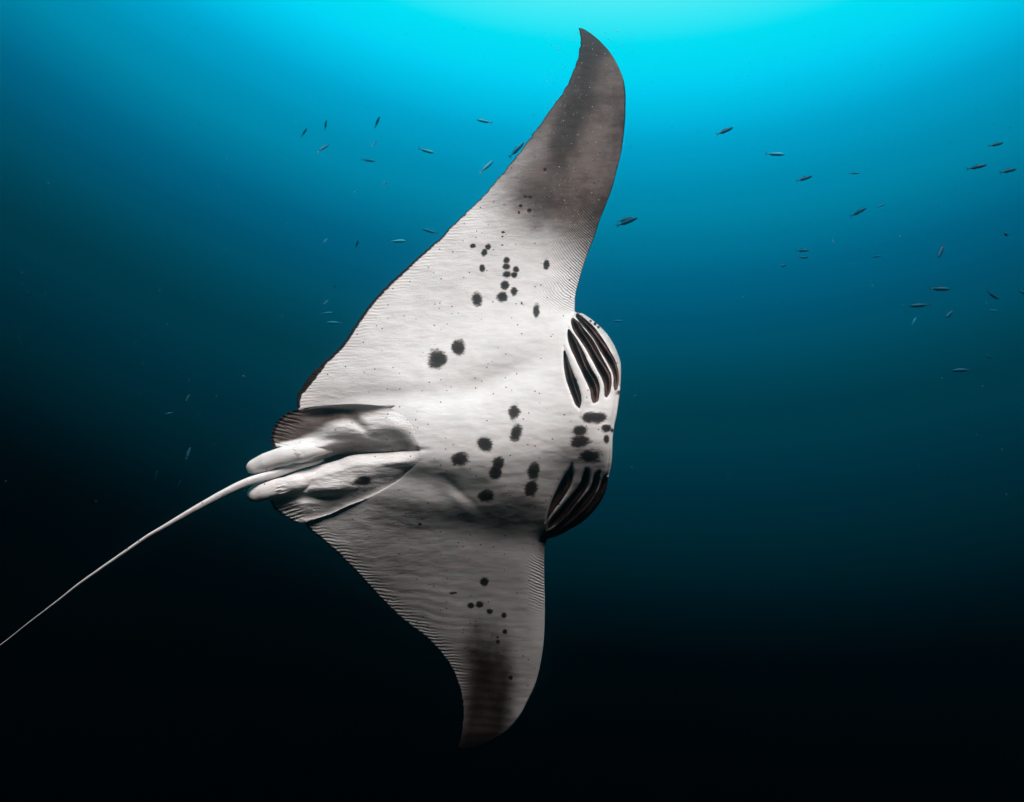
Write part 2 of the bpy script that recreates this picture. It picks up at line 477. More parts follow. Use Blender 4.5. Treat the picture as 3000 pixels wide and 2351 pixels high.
def body_height(P, dO, seg, dS):
    """height of the belly towards the viewer, metres"""
    u, v = P[:, 0], P[:, 1]
    h, s, trunk = camber(P)
    kd = OUTK[seg]
    lead = np.isin(kd, (0, 4)).astype(float); hd = np.isin(kd, (1, 2, 3)).astype(float)
    dL = np.minimum(nearest(P, parts_[0], False)[0], nearest(P, parts_[4], False)[0])
    dH = np.minimum(np.minimum(nearest(P, parts_[1], False)[0], nearest(P, parts_[2], False)[0]), nearest(P, parts_[3], False)[0])
    r_l = .055 * (1 - np.minimum(dL / 75, 1)) ** 2
    r_h = .045 * (1 - np.minimum(dH / 40, 1)) ** 2
    r_t = .016 * (1 - np.minimum(dO / 130, 1)) ** 2
    tipw = np.clip(ss(v, 120, 420) * ss(v, 2150, 1950), .15, 1)
    h = h - .005 * np.log(np.exp(r_l / .005) + np.exp(r_h / .005) + np.exp(r_t / .005) - 2) * tipw
    # gill chambers swell and roll away on both flanks of the head
    h += .045 * gauss(P, 1725, 1060, 75, 130, 10)
    h -= .085 * (ss(u - .62 * (v - 1360), 1700, 1870) * ss(v, 1380, 1460))
    h += .025 * gauss(P, 1745, 1285, 70, 90)
    # hollows and swellings of the belly
    h -= .020 * gauss(P, 1130, 1165, 190, 34, -4)
    h -= .022 * gauss(P, 1440, 1120, 170, 40, -22)
    h -= .022 * gauss(P, 1250, 1410, 190, 44, 12)
    h -= .018 * gauss(P, 1400, 1560, 260, 60, 8)
    h += .014 * gauss(P, 1500, 1455, 130, 60, 10)
    h += .030 * gauss(P, 1470, 1000, 160, 90, -20)
    h -= .020 * gauss(P, 1640, 1400, 60, 110, 20)
    h += .003 * gauss(P, 1330, 1460, 60, 14, 42)
    h -= .003 * gauss(P, 1345, 1440, 60, 10, 42)
    # ray folds on the lower wing
    lw = ss(-s, 130, 420) * ss(nearest(P, parts_[5][::3], False)[0], 330, 40)
    h += .0004 * np.sin((v - .10 * (u - 900) + 16 * fnoise(u / 120, v / 60, 2)) / 17 * 2 * np.pi / 1.6) * lw
    h += .005 * (1 - .5 * ss(-s, 100, 400)) * fnoise(u / 120, v / 75, 1) * (1 - ss(np.abs(s), 500, 1100) * .7) + .0012 * fnoise(u / 40, v / 14, 3) * (1 - .5 * ss(-s, 150, 420))
    # lips of the gill openings
    h -= .006 * np.exp(-dS / 3.0)
    h -= .006 * gauss(P, 1225, 1318, 26, 7, 2)
    # rim along the mouth
    h -= .004 * np.exp(-((dO - 9) / 2.5) ** 2) * (kd == 2)
    return h, s, trunk


def dist_slits(P):
    d = np.full(len(P), 999.0)
    ins = np.zeros(len(P), bool); Q = np.zeros((len(P), 2))
    for l, r, poly in SL:
        lo, hi = poly.min(0) - 30, poly.max(0) + 30
        m = np.where((P[:, 0] > lo[0]) & (P[:, 0] < hi[0]) & (P[:, 1] > lo[1]) & (P[:, 1] < hi[1]))[0]
        if not len(m): continue
        dd, _, q, _ = nearest(P[m], poly); i = inside(P[m], poly)
        b = dd < d[m]
        d[m[b]] = dd[b]; Q[m[b]] = q[b]; ins[m] |= i
    return d, ins, Q


CENTRE = np.array(unproj(1450, 1250, 4.0))
root = bpy.data.objects.new("manta_ray", None); COL.objects.link(root)
root.location = cam_to_world(CENTRE); root.rotation_euler = (PITCH, 0, 0)
tag(root, "large white-bellied manta ray banking with its spotted underside and gill slits showing", "manta ray")


def place(P, h):
    return unproj(P[:, 0], P[:, 1], 4.0 - h) - CENTRE


def grid_sheet(poly, step, hole_fn=None):
    """regular grid clipped to a polygon, vertices near the outline snapped onto it -> points, faces, snapped mask"""
    lo = poly.min(0) - step * 2; hi = poly.max(0) + step * 2
    nu = int((hi[0] - lo[0]) / step) + 1; nv = int((hi[1] - lo[1]) / step) + 1
    gu, gv = np.meshgrid(lo[0] + step * np.arange(nu), lo[1] + step * np.arange(nv))
    P = np.stack([gu.ravel(), gv.ravel()], 1)
    ins = inside(P, poly)
    I = ins.reshape(nv, nu); near = I.copy()
    for dy in (-1, 0, 1):
        for dx in (-1, 0, 1): near |= np.roll(np.roll(I, dy, 0), dx, 1)
    sel = np.where(near.ravel())[0]
    Ps = P[sel]
    d, arc, q, seg = nearest(Ps, poly)
    insS = ins[sel]
    keep = insS | (d < .55 * step); snap = d < .55 * step
    holes = np.zeros(len(sel), bool); hs = np.zeros(len(sel), bool)
    if hole_fn:
        dS, iS, qS = hole_fn(Ps)
        keepH = (~iS) | (dS < .55 * step); hs = (dS < .55 * step) & ~snap
        keep &= keepH
        Ps[hs] = qS[hs]
    Ps[snap] = q[snap]
    d2 = np.where(snap, 0, d)
    full = -np.ones(nu * nv, int)
    ks = np.where(keep)[0]
    full[sel[ks]] = np.arange(len(ks))
    F = full.reshape(nv, nu)
    a, b, c, e = F[:-1, :-1].ravel(), F[:-1, 1:].ravel(), F[1:, 1:].ravel(), F[1:, :-1].ravel()
    Q = np.stack([a, b, c, e], 1); cnt = (Q >= 0).sum(1)
    faces = Q[cnt == 4].tolist()
    for row in Q[cnt == 3].tolist(): faces.append([x for x in row if x >= 0])
    return Ps[ks], faces, snap[ks], d2[ks], arc[ks], seg[ks], sel[ks]


Z5 = lambda p: zc(p, 3.106, 650, 1050)
pu_free = Z5([(1560, 462), (1420, 430), (1200, 417), (1000, 425), (850, 440), (760, 455), (690, 470), (620, 488), (560, 520), (515, 560), (480, 615),
              (456, 680), (448, 740), (460, 790), (480, 822)])
pu_in = Z5([(540, 840), (600, 905), (640, 940), (700, 955), (800, 940)])
pu_cleft = Z5([(900, 925), (1060, 878), (1200, 865), (1400, 852), (1600, 842), (1770, 832)])
pu_root = Z5([(1795, 780), (1765, 690), (1720, 600), (1650, 520)])
pl_cleft = Z5([(1770, 838), (1500, 860), (1200, 882), (1050, 930), (850, 985), (700, 1030), (560, 1085), (450, 1125)])
pl_in = Z5([(400, 1180), (410, 1270)])
pl_free = Z5([(440, 1300), (450, 1325), (480, 1375), (560, 1432), (640, 1482), (700, 1500), (742, 1500), (880, 1452), (1000, 1412), (1150, 1342),
              (1300, 1285), (1450, 1215), (1560, 1150)])
pl_root = Z5([(1700, 1070), (1800, 960), (1825, 880)])
PELV = np.vstack([smooth_line(np.vstack([pu_free[::-1], [[880, 1300]], [[880, 1480]], pl_free[4:]]), 12), smooth_line(np.vstack([pl_root, pu_root]), 12)])


def pelvic_hollow(P):
    """the belly sinks under the two pelvic lobes, so that the cleft between them is deep"""
    d, _, _, _ = nearest(P, PELV); i = inside(P, PELV)
    dr = np.minimum(nearest(P, smooth_line(pl_root, 8), False)[0], nearest(P, smooth_line(pu_root, 8), False)[0])
    return .088 * np.where(i, ss(d, 1, 14) * ss(dr, 3, 60), 0)


def build_body():
    step = 2.5
    P, faces, snap, dO, arc, seg, gid = grid_sheet(OUT, step, dist_slits)
    dS, _, _ = dist_slits(P)
    h, s, trunk = body_height(P, dO, seg, dS)
    h = h - pelvic_hollow(P)
    kd = OUTK[seg]
    u, v = P[:, 0], P[:, 1]
    # pigment of the wing tips
    t = v - .6 * (u - 1600)
    pig_shade = ss(t + 30 * fnoise(u / 90, v / 60, 1), 860, 540) * (1 - .34 * ss(dO, 110, 10) * (kd == 7) * ss(v, 250, 480)) * (1 - .12 * ss(dO, 90, 30) * (kd == 0) * ss(v, 300, 450))
    band = 1.25 * np.exp(-((u - np.interp(v, [80, 300, 560, 700, 800], [1735, 1690, 1605, 1560, 1540])) / 62) ** 2) * ss(v, 790, 430) * (.75 + .35 * fnoise(u / 40, v / 70, 2))
    band += .8 * gauss(P, 1725, 125, 60, 40) + .15 * gauss(P, 1590, 640, 60, 90)
    # lower wing
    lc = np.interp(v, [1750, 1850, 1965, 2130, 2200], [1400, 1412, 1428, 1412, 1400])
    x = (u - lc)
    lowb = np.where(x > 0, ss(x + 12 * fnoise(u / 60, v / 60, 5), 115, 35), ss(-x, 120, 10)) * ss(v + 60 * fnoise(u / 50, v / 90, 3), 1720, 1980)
    pig_shade = np.maximum(pig_shade, .97 * lowb); band = np.maximum(band, .45 * lowb * ss(v, 1850, 2020))
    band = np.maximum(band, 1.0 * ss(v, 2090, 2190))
    # throat chamber beyond the lowest gills is dark
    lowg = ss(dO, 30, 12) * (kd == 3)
    band = np.maximum(band, 1.3 * lowg); pig_shade = np.maximum(pig_shade, lowg)
    flap = .45 * ss(dO, 26, 6) * (kd == 1)
    pig_shade = np.maximum(pig_shade, flap)
    # folds
    d0, a0 = dist_part(P, 0); d4, a4 = dist_part(P, 4); d5, a5 = dist_part(P, 5); d7, a7 = dist_part(P, 7)
    m0 = np.maximum(.50 * ss(v, 640, 800) * ss(d0, 125, 15) * ss(v, 925, 880), .35 * ss(v, 520, 700) * ss(d0, 140, 15) * ss(v, 925, 880))
    m5 = ss(v, 2080, 1900) * ss(d5, 50, 4) * .28
    m4 = ss(v, 1610, 1660) * ss(v, 1830, 1720) * ss(d4, 65, 6) * .28
    m7 = ss(d7, 60, 6) * .16 * ss(v, 500, 640)
    ms = np.stack([m0, m5, m4, m7]); ph_ = np.stack([(a0 + .45 * d0 + .0012 * d0 ** 2) / 7.4, (v - .12 * u + .10 * d5) / 8.6, (a4 + .5 * d4) / 9.0, (v + .10 * d7) / 9.5]) * 2 * np.pi
    k_ = ms.argmax(0); foldm = ms.max(0); foldphase = ph_[k_, np.arange(len(P))]
    mw = np.where(kd == 7, np.interp(v, [80, 600, 800, 1060, 1110, 1200], [-1.5, -1.0, 4, 5, 16, 3]), np.where(kd == 5, np.interp(v, [1533, 1700, 1900, 2190], [3, 1, -2, -3]), -12.0))
    mw = np.where((kd == 0) & (v > 230) & (v < 420), -.5, mw)
    dT = np.minimum(d5, d7)
    relief = (1 - .45 * ss(-s, 150, 420)) * np.clip(1.0 - .5 * pig_shade, .3, 1) * (.18 + .50 * ss(dT, 420, 60) + .15 * ss(v, 800, 600))
    n = len(P)
    # dorsal side, sharing the outline
    P2, f2, snap2, dO2, arc2, seg2, gid2 = grid_sheet(OUT, step)
    hb, sb, tb = camber(P2)
    hf2, _, _ = body_height(P2, dO2, seg2, np.full(len(P2), 99.0))
    T = (.06 + .30 * np.exp(-((sb - 20) / 290) ** 2) * ss(P2[:, 0], 850, 1300)) * (1 - np.exp(-dO2 / 85)) * np.clip(ss(P2[:, 1], 60, 900) * ss(P2[:, 1], 2200, 1700) + .2, 0, 1)
    hb = hf2 - T - pelvic_hollow(P2)
    mapf = {g: i for i, (g, sn) in enumerate(zip(gid.tolist(), snap.tolist())) if sn}
    remap = np.empty(len(P2), int); extra = []
    for i, (g, sn) in enumerate(zip(gid2.tolist(), snap2.tolist())):
        if sn and g in mapf: remap[i] = mapf[g]
        else: remap[i] = n + len(extra); extra.append(i)
    ex = np.array(extra)
    V = np.vstack([place(P, h), place(P2[ex], hb[ex])])
    F = faces_flip(faces) + [[int(remap[k]) for k in f] for f in f2]
    PP = np.vstack([P, P2[ex]]); ne = len(ex)
    z = lambda a, b: np.r_[a, np.full(ne, b)]
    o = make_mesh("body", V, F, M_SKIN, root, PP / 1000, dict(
        spot=z(spot_field(P), -2), pig_shade=z(pig_shade, 0), band=z(band, 0), margin=z(dO, 60), marginw=z(mw, -12), fold=z(foldphase, 0),
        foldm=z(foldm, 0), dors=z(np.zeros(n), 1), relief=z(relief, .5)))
    return o


def faces_flip(fs):
    return [f[::-1] for f in fs]


build_body()


# gill slits: dark folded pockets behind the openings
def build_slit(l, r, poly, i):
    m = 18; n = 60
    c = np.linspace(0, 1, m)
    w = np.linalg.norm(r - l, axis=1)
    P = (l[:, None, :] * (1 - c[None, :, None]) + r[:, None, :] * c[None, :, None]).reshape(-1, 2)
    lip = np.vstack([l, r])
    d, _, _, seg = nearest(lip, OUT); hh, _, _ = body_height(lip, d, seg, np.zeros(len(lip)))
    hl, hr = hh[:n], hh[n:]
    t = np.linspace(0, 1, n)
    prof = ss(c, 0, .16) * (1 - .92 * ss(c, .28, 1.0) ** .8)
    dep = (.75 * w * .00154 + .008) * np.clip(np.sin(np.pi * t) * 3, 0, 1)
    fold = .30 * np.exp(-((c[None, :] - (.62 + .10 * np.sin(t * 7 + i))[:, None]) / .075) ** 2)
    H = hl[:, None] * (1 - c) + hr[:, None] * c - dep[:, None] * (prof[None, :] - fold * np.sin(np.pi * t)[:, None] ** .5) - .002
    H[:, 0] += .001; H[:, -1] += .001
    V = place(P, H.ravel())
    F = [(a * m + b, a * m + b + 1, (a + 1) * m + b + 1, (a + 1) * m + b) for a in range(n - 1) for b in range(m - 1)]
    o = make_mesh("gill_slit", V, F, M_GILL, root, P / 1000)
    return o


for i, (l, r, poly) in enumerate(SL): build_slit(l, r, poly, i)


# ------------------------------------------------------------------ pelvic fins
def fin_sheet(lines, kinds_, upper):
    poly = []; kk = []
    for ln, k in zip(lines, kinds_):
        q = smooth_line(ln, 5); poly.append(q); kk += [k] * len(q)
    poly = np.vstack(poly); kk = np.array(kk)
    P, faces, snap, dO, arc, seg, gid = grid_sheet(poly, 1.7)
    kd = kk[seg]
    dB, _, _, sB = nearest(P, OUT)
    inb = inside(P, OUT)
    base, s, _ = camber(P)
    full, _, _ = body_height(P, np.full(len(P), 200.0), sB, np.full(len(P), 99.0))
    free = smooth_line(lines[kinds_.index('free')], 5); cle = smooth_line(lines[kinds_.index('cleft')], 5); rt = smooth_line(lines[kinds_.index('root')], 5)
    df, af, _, _ = nearest(P, free, False); dc, _, _, _ = nearest(P, cle, False); dr, _, _, _ = nearest(P, rt, False)
    u, v = P[:, 0], P[:, 1]
    up = ss(dr, 0, 125)
    h = full + .0006
    g = lambda x, y, rx, ry, d=0: gauss(P, *Z5([(x, y)])[0], rx, ry, d)
    ur = ss(dr, 0, 60)
    if upper:
        Wd = np.interp(u, [900, 1000, 1150], [32, 48, 88])
        h += ur * (.058 * ss(dc / Wd, -.1, 1.0) - .044) + (ss(dr, 0, 120) - ur) * .012
        h += .026 * np.exp(-df / 7) * ss(dr, 10, 90) * ss(u, 830, 960)
        h -= .040 * ss(u, 1060, 850) * ss(dc, 30, 90)                     # the fin blade falls away behind
        h -= .018 * np.exp(-((df - 26) / 16) ** 2) * ss(u, 850, 930) * ss(dr, 40, 120)
        h += .026 * g(1010, 645, 64, 22, -6)
        h += .014 * g(1560, 620, 60, 30, 30)
        h += .030 * g(760, 815, 75, 22, -14) + .020 * g(560, 860, 50, 20, -18)
        h -= .014 * g(970, 752, 75, 12, -4)
        h -= .014 * g(1220, 580, 45, 14, 40)
    else:
        h += .018 * up * ss(u, 1150, 1000) + ur * (.058 * ss(dc, -6, 34) * (1 - .22 * ss(dc, 25, 125)) - .044)
        h -= .020 * ss(df, 70, 0) * up
        h += .022 * g(990, 1180, 64, 22, -3)
        h -= .014 * g(840, 1262, 80, 12, -2)
        h -= .010 * g(740, 1180, 30, 14, -30)
        h -= .010 * g(1620, 1110, 60, 12, -35)
        h += .012 * np.exp(-df / 5) * ss(dr, 30, 140) * ss(u, 880, 930)
    # the root of the clasper swells under the skin
    ax = smooth_line(CL_U if upper else CL_L, 4)
    da, aa, _, _ = nearest(P, ax, False)
    rad_ = np.interp(aa, [0, 60, 110, 160, 260], [10, 20, 26, 27, 20])
    hk = (hc + .021 if upper else hc + .017) + .8 * .00154 * (np.sqrt(np.maximum(rad_ ** 2 - da ** 2, 0)) - 6 * ss(da, 26, 60)) - .0005
    hk = hk - .05 * ss(aa, 110, 0)
    wgt = ss(da, 42, 20) * ss(aa, 20, 120)
    h = h + wgt * (np.maximum(h, hk) - h) + ss(aa, 130, 165) * ss(da, 60, 20) * np.minimum(hk - h, 0)
    din = nearest(P, smooth_line(lines[kinds_.index('in')][:2], 5), False)[0]
    h = h - .008 * ss(din, 34, 0) * ss(da, 60, 30)
    # ray-like folds towards the rim
    rimm = ss(df, 75, 4) * ss(u, 905, 850)
    ph = (v - (.25 if upper else -.5) * (u - 850) * (1 if upper else .6))
    h += .0035 * np.sin(ph / 11.5 * 2 * np.pi + 2 * fnoise(u / 30, v / 30, 4)) * rimm
    h += (.004 * fnoise(u / 60, v / 18, 2) + .0010 * fnoise(u / 26, v / 9, 4)) * up
    n = len(P)
    V = np.vstack([place(P, h), place(P, h - .010 * (1 - np.exp(-dO / 6)) - .0004)])
    F = faces_flip(faces) + [[k + n for k in f] for f in faces]
    z = lambda a, b: np.r_[a, np.full(n, b)]
    mw = np.interp(u, [835, 870, 1000], [5.0, 3.5, -12]) if upper else np.interp(u, [795, 860, 920, 980], [4.0, 2.0, -2, -12])
    pig_shade = (.98 * np.clip(1.5 * g(720, 590, 95, 42, -14) + 1.0 * g(1020, 510, 95, 15, 0) + .9 * g(560, 680, 40, 30) + .6 * g(930, 760, 60, 9, -4) + .5 * g(1230, 570, 40, 18, 35), 0, 1) * (1 - ss(da, 46, 34) * .8) if upper else 0 * u)  # dark blade membrane, with shade under the rim and bulge painted in
    pig_shade = np.maximum(pig_shade, (.62 if upper else .3) * ss(dc + 6 * fnoise(u / 30, v / 12, 1), 46 if upper else 6, 14 if upper else 2) * ss(u, 850, 900) * ss(u, 1228, 1190))  # painted shade: skin colour darkened along the cleft flanks
    if upper: pig_shade = pig_shade * (1 - ss(df, 7, 3) * ss(u, 850, 880))
    PP = np.vstack([P, P])
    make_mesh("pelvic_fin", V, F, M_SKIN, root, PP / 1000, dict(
        spot=z(spot_field(P), -2), pig_shade=z(pig_shade, 0), band=z(0 * u, 0), margin=z(np.where(kd == 'free', dO, 60), 60), marginw=z(mw, -12),
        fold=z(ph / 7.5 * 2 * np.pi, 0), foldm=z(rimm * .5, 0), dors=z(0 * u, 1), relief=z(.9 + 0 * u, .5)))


def ref_h(u, v):
    P = np.array([[u, v]], float); d, _, _, s = nearest(P, OUT)
    return float(body_height(P, np.array([200.0]), s, np.array([99.0]))[0][0])


hc = ref_h(950, 1350)
CL_U = Z5([(1050, 815), (900, 835), (700, 865), (560, 893), (400, 945), (300, 985), (226, 1018)])
CL_L = Z5([(1000, 1050), (850, 1085), (650, 1140), (500, 1180), (380, 1212), (290, 1240), (236, 1258)])
fin_sheet([pu_free, pu_in, pu_cleft, pu_root], ['free', 'in', 'cleft', 'root'], True)
fin_sheet([pl_cleft, pl_in, pl_free, pl_root], ['cleft', 'in', 'free', 'root'], False)


def ref_h(u, v):
    P = np.array([[u, v]], float); d, _, _, s = nearest(P, OUT)
    return float(body_height(P, np.array([200.0]), s, np.array([99.0]))[0][0])


def tube(name, pts, radii, heights, flat=.8, ring=28, shade_side=False, crest=0.0, along=5.0, tip=False):
    """tapered limb following pts (px) with radii (px) and heights (m)"""
    pts = np.array(pts, float)
    fine = smooth_line(pts, along)
    L0 = np.r_[0, np.cumsum(np.linalg.norm(np.diff(pts, axis=0), axis=1))]
    L = np.r_[0, np.cumsum(np.linalg.norm(np.diff(fine, axis=0), axis=1))]; L *= L0[-1] / L[-1]
    r = np.interp(L, L0, radii); hh = np.interp(L, L0, heights)
    if tip:
        e = np.clip((L0[-1] - L) / (r[-1] * 1.3), 0, 1); r = r * np.sqrt(np.clip(1 - (1 - e) ** 2, .0, 1)) + .3
    C = unproj(fine[:, 0], fine[:, 1], 4.0 - hh) - CENTRE
    T = np.gradient(C, axis=0); T /= np.linalg.norm(T, axis=1)[:, None]
    Y = np.array([0, -1.0, 0])
    Sd = np.cross(T, Y); Sd /= np.linalg.norm(Sd, axis=1)[:, None]
    Fw = np.cross(Sd, T)
    a = np.linspace(0, 2 * np.pi, ring, endpoint=False)
    rm = r * 4.0 / FPX
    rr = 1 + crest * np.exp(-((((a - np.pi / 2 + .35 + np.pi) % (2 * np.pi)) - np.pi) / .35) ** 2)
    wob = 1 + .035 * vnoise(np.arange(len(fine))[:, None] / 6.0 + 0 * a[None, :], a[None, :] * 1.3 + 0 * r[:, None], 3)
    V = C[:, None, :] + (rm[:, None] * rr * wob * np.cos(a))[..., None] * Sd[:, None, :] + (rm[:, None] * rr * wob * flat * np.sin(a))[..., None] * Fw[:, None, :]
    n = len(fine)
    F = [(i * ring + j, i * ring + (j + 1) % ring, (i + 1) * ring + (j + 1) % ring, (i + 1) * ring + j) for i in range(n - 1) for j in range(ring)]
    F += [list(range(ring))[::-1], [(n - 1) * ring + j for j in range(ring)]]
    PU = fine[:, None, :] + (r[:, None] * np.cos(a))[..., None] * np.array([.3, 1.0])
    nv = n * ring
    fr = np.tile(np.sin(a), n)
    V = V.reshape(-1, 3)
    z = np.zeros(nv)
    return make_mesh(name, V, F, M_SKIN, root, PU.reshape(-1, 2) / 1000, dict(
        spot=z - 2, pig_shade=z, band=z, margin=z + 60, marginw=z - 12, fold=z, foldm=z, dors=ss(fr, -.25, -.55) if not shade_side else ss(np.tile(.55 * np.sin(a) + .84 * np.cos(a), n), -.30, -.62), relief=z + .8))


# claspers
hc = ref_h(950, 1350)
a_ = Z5([(1050, 815), (900, 835), (700, 865), (560, 893), (400, 945), (300, 985), (226, 1018)])
tube("clasper", a_, [8, 16, 24, 27, 26, 22, 17], [hc - .03, hc + .005, hc + .02, hc + .024, hc + .02, hc + .01, hc], tip=True)
a_ = Z5([(1000, 1050), (850, 1085), (650, 1140), (500, 1180), (380, 1212), (290, 1240), (236, 1258)])
tube("clasper", a_, [8, 15, 22, 26, 27, 25, 22], [hc - .03, hc, hc + .012, hc + .018, hc + .018, hc + .01, hc], tip=True)
# tail
tz = [(2169, 110, 40), (1980, 167, 41), (1820, 238, 36), (1560, 377, 27), (1290, 533, 18), (1155, 612, 15), (980, 733, 13), (780, 872, 12), (620, 985, 10),
      (500, 1080, 8), (350, 1195, 6), (215, 1298, 5), (100, 1390, 4.2), (0, 1466, 3.6), (-180, 1600, 2.6), (-400, 1770, 1.6)]
tp = [(x / 2.711, y / 2.711 + 1350) for x, y, _ in tz]; tr = [w * .86 / 2.711 for _, _, w in tz]
pts = [(950, 1350), (915, 1357), (875, 1366)] + tp; rad = [7, 9, 11] + tr
hts = [hc - .05, hc - .035, hc - .015, hc + .02, hc + .05, hc + .06, hc + .06, hc + .05, hc + .04, hc + .03, hc, hc - .03, hc - .06, hc - .10, hc - .14, hc - .18, hc - .2, hc - .24, hc - .3]
tube("tail", pts, rad, hts, flat=.9, crest=.22, ring=24, shade_side=True)  # dorsal colour drawn round the lower side as painted shade


# ------------------------------------------------------------------ fish
def fish_materials(top, low):
    k = N("fish_scales")
    t = k.n('ShaderNodeTexCoord'); s = k.n('ShaderNodeSeparateXYZ'); k.put(s.inputs[0], t.outputs['Object'])
    n = k.noise(t.outputs['Object'], 30, 3)
    z = k.math('ADD', s.outputs['Z'], k.math('MULTIPLY', k.math('SUBTRACT', n, .5), .05))
    c = k.mix(k.step(z, -.02, .05), low, top)
    p = k.n('ShaderNodeBsdfPrincipled'); k.put(p.inputs['Base Color'], c); p.inputs['Roughness'].default_value = .45; p.inputs['Specular IOR Level'].default_value = .08
    k.t.links.new(p.outputs[0], k.out.inputs['Surface'])
    return k.m


M_FISH = fish_materials((.006, .11, .18), (.003, .045, .08))
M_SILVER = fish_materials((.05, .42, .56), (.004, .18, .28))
M_BLUE_HAZE = fish_materials((.004, .20, .34), (.003, .14, .25))  # faint fish coloured close to the water, haze painted into the scales
M_BLUEFIN = plain('fish_fin', (.002, .12, .21), .5)
M_FIN = plain("fish_fin", (.003, .045, .075), .5)
M_EYE = plain("fish_eye", (.01, .012, .015), .2)


def fish_meshes(stout=1.0, M_FISH=None, M_FIN=None):
    """unit-length fish along +X (snout at +.5), z up"""
    xs = np.array([.5, .485, .45, .40, .32, .20, .05, -.10, -.22, -.30, -.35, -.38])
    hh = np.array([.004, .022, .043, .060, .077, .090, .090, .072, .045, .026, .019, .021]) * stout
    zc_ = np.array([-.004, -.004, -.003, 0, 0, 0, 0, .002, .004, .005, .005, .005])
    xf = np.linspace(.5, -.38, 30); hf = np.interp(-xf, -xs, hh); zf = np.interp(-xf, -xs, zc_)
    ring = 14; V = []; F = []
    for x, h_, z in zip(xf, hf, zf):
        for j in range(ring):
            a = 2 * math.pi * j / ring
            V.append((x, h_ * .58 * math.cos(a), z + h_ * math.sin(a) * (1.0 if math.sin(a) > 0 else 1.05)))
    for i in range(len(xf) - 1):
        for j in range(ring): F.append((i * ring + j, i * ring + (j + 1) % ring, (i + 1) * ring + (j + 1) % ring, (i + 1) * ring + j))
    F.append(list(range(ring))[::-1]); F.append([(len(xf) - 1) * ring + j for j in range(ring)])
    body = (V, F)

    def blade(outline, th=.004):
        n = len(outline)
        V = [(x, -th, z) for x, z in outline] + [(x, th, z) for x, z in outline]
        F = [list(range(n)), list(range(2 * n - 1, n - 1, -1))] + [(i, i + n, (i + 1) % n + n, (i + 1) % n) for i in range(n)]
        return V, F
    tail = blade([(-.355, .016), (-.40, .035), (-.46, .085), (-.50, .115), (-.475, .06), (-.44, .005), (-.475, -.05), (-.50, -.105), (-.46, -.075), (-.40, -.028), (-.355, -.010)])
    dors = blade([(.17, .080 * stout), (.12, .118 * stout), (.0, .112 * stout), (-.15, .085 * stout), (-.24, .055 * stout), (-.24, .035 * stout), (-.1, .065 * stout), (.05, .082 * stout)])
    anal = blade([(-.02, -.075 * stout), (-.07, -.108 * stout), (-.18, -.075 * stout), (-.25, -.045 * stout), (-.25, -.028 * stout), (-.12, -.058 * stout)])
    ev = []; ef = []
    for sgn in (-1, 1):
        b = len(ev)
        for i in range(5):
            for j in range(8):
                ph = math.pi * (i / 4) ; a = 2 * math.pi * j / 8
                ev.append((.43 + .013 * math.sin(ph) * math.cos(a), sgn * .026 + .006 * math.cos(ph), .012 + .013 * math.sin(ph) * math.sin(a)))
        for i in range(4):
            for j in range(8): ef.append((b + i * 8 + j, b + i * 8 + (j + 1) % 8, b + (i + 1) * 8 + (j + 1) % 8, b + (i + 1) * 8 + j))
    return dict(body=(body, M_FISH), tail_fin=(tail, M_FIN), dorsal_fin=(dors, M_FIN), anal_fin=(anal, M_FIN), eye=((ev, ef), M_EYE))


def make_fish_proto(name, stout, mb=None, mf=None):
    r = bpy.data.objects.new(name, None); COL.objects.link(r)
    for k, ((V, F), m) in fish_meshes(stout, mb or M_FISH, mf or M_FIN).items():
        make_mesh(k, V, F, m, r, smooth=(k in ('body', 'eye')))
    return r


def copy_tree(o):
    c = o.copy(); COL.objects.link(c)
    for ch in list(o.children):
        d = ch.copy(); COL.objects.link(d); d.parent = c
    return c


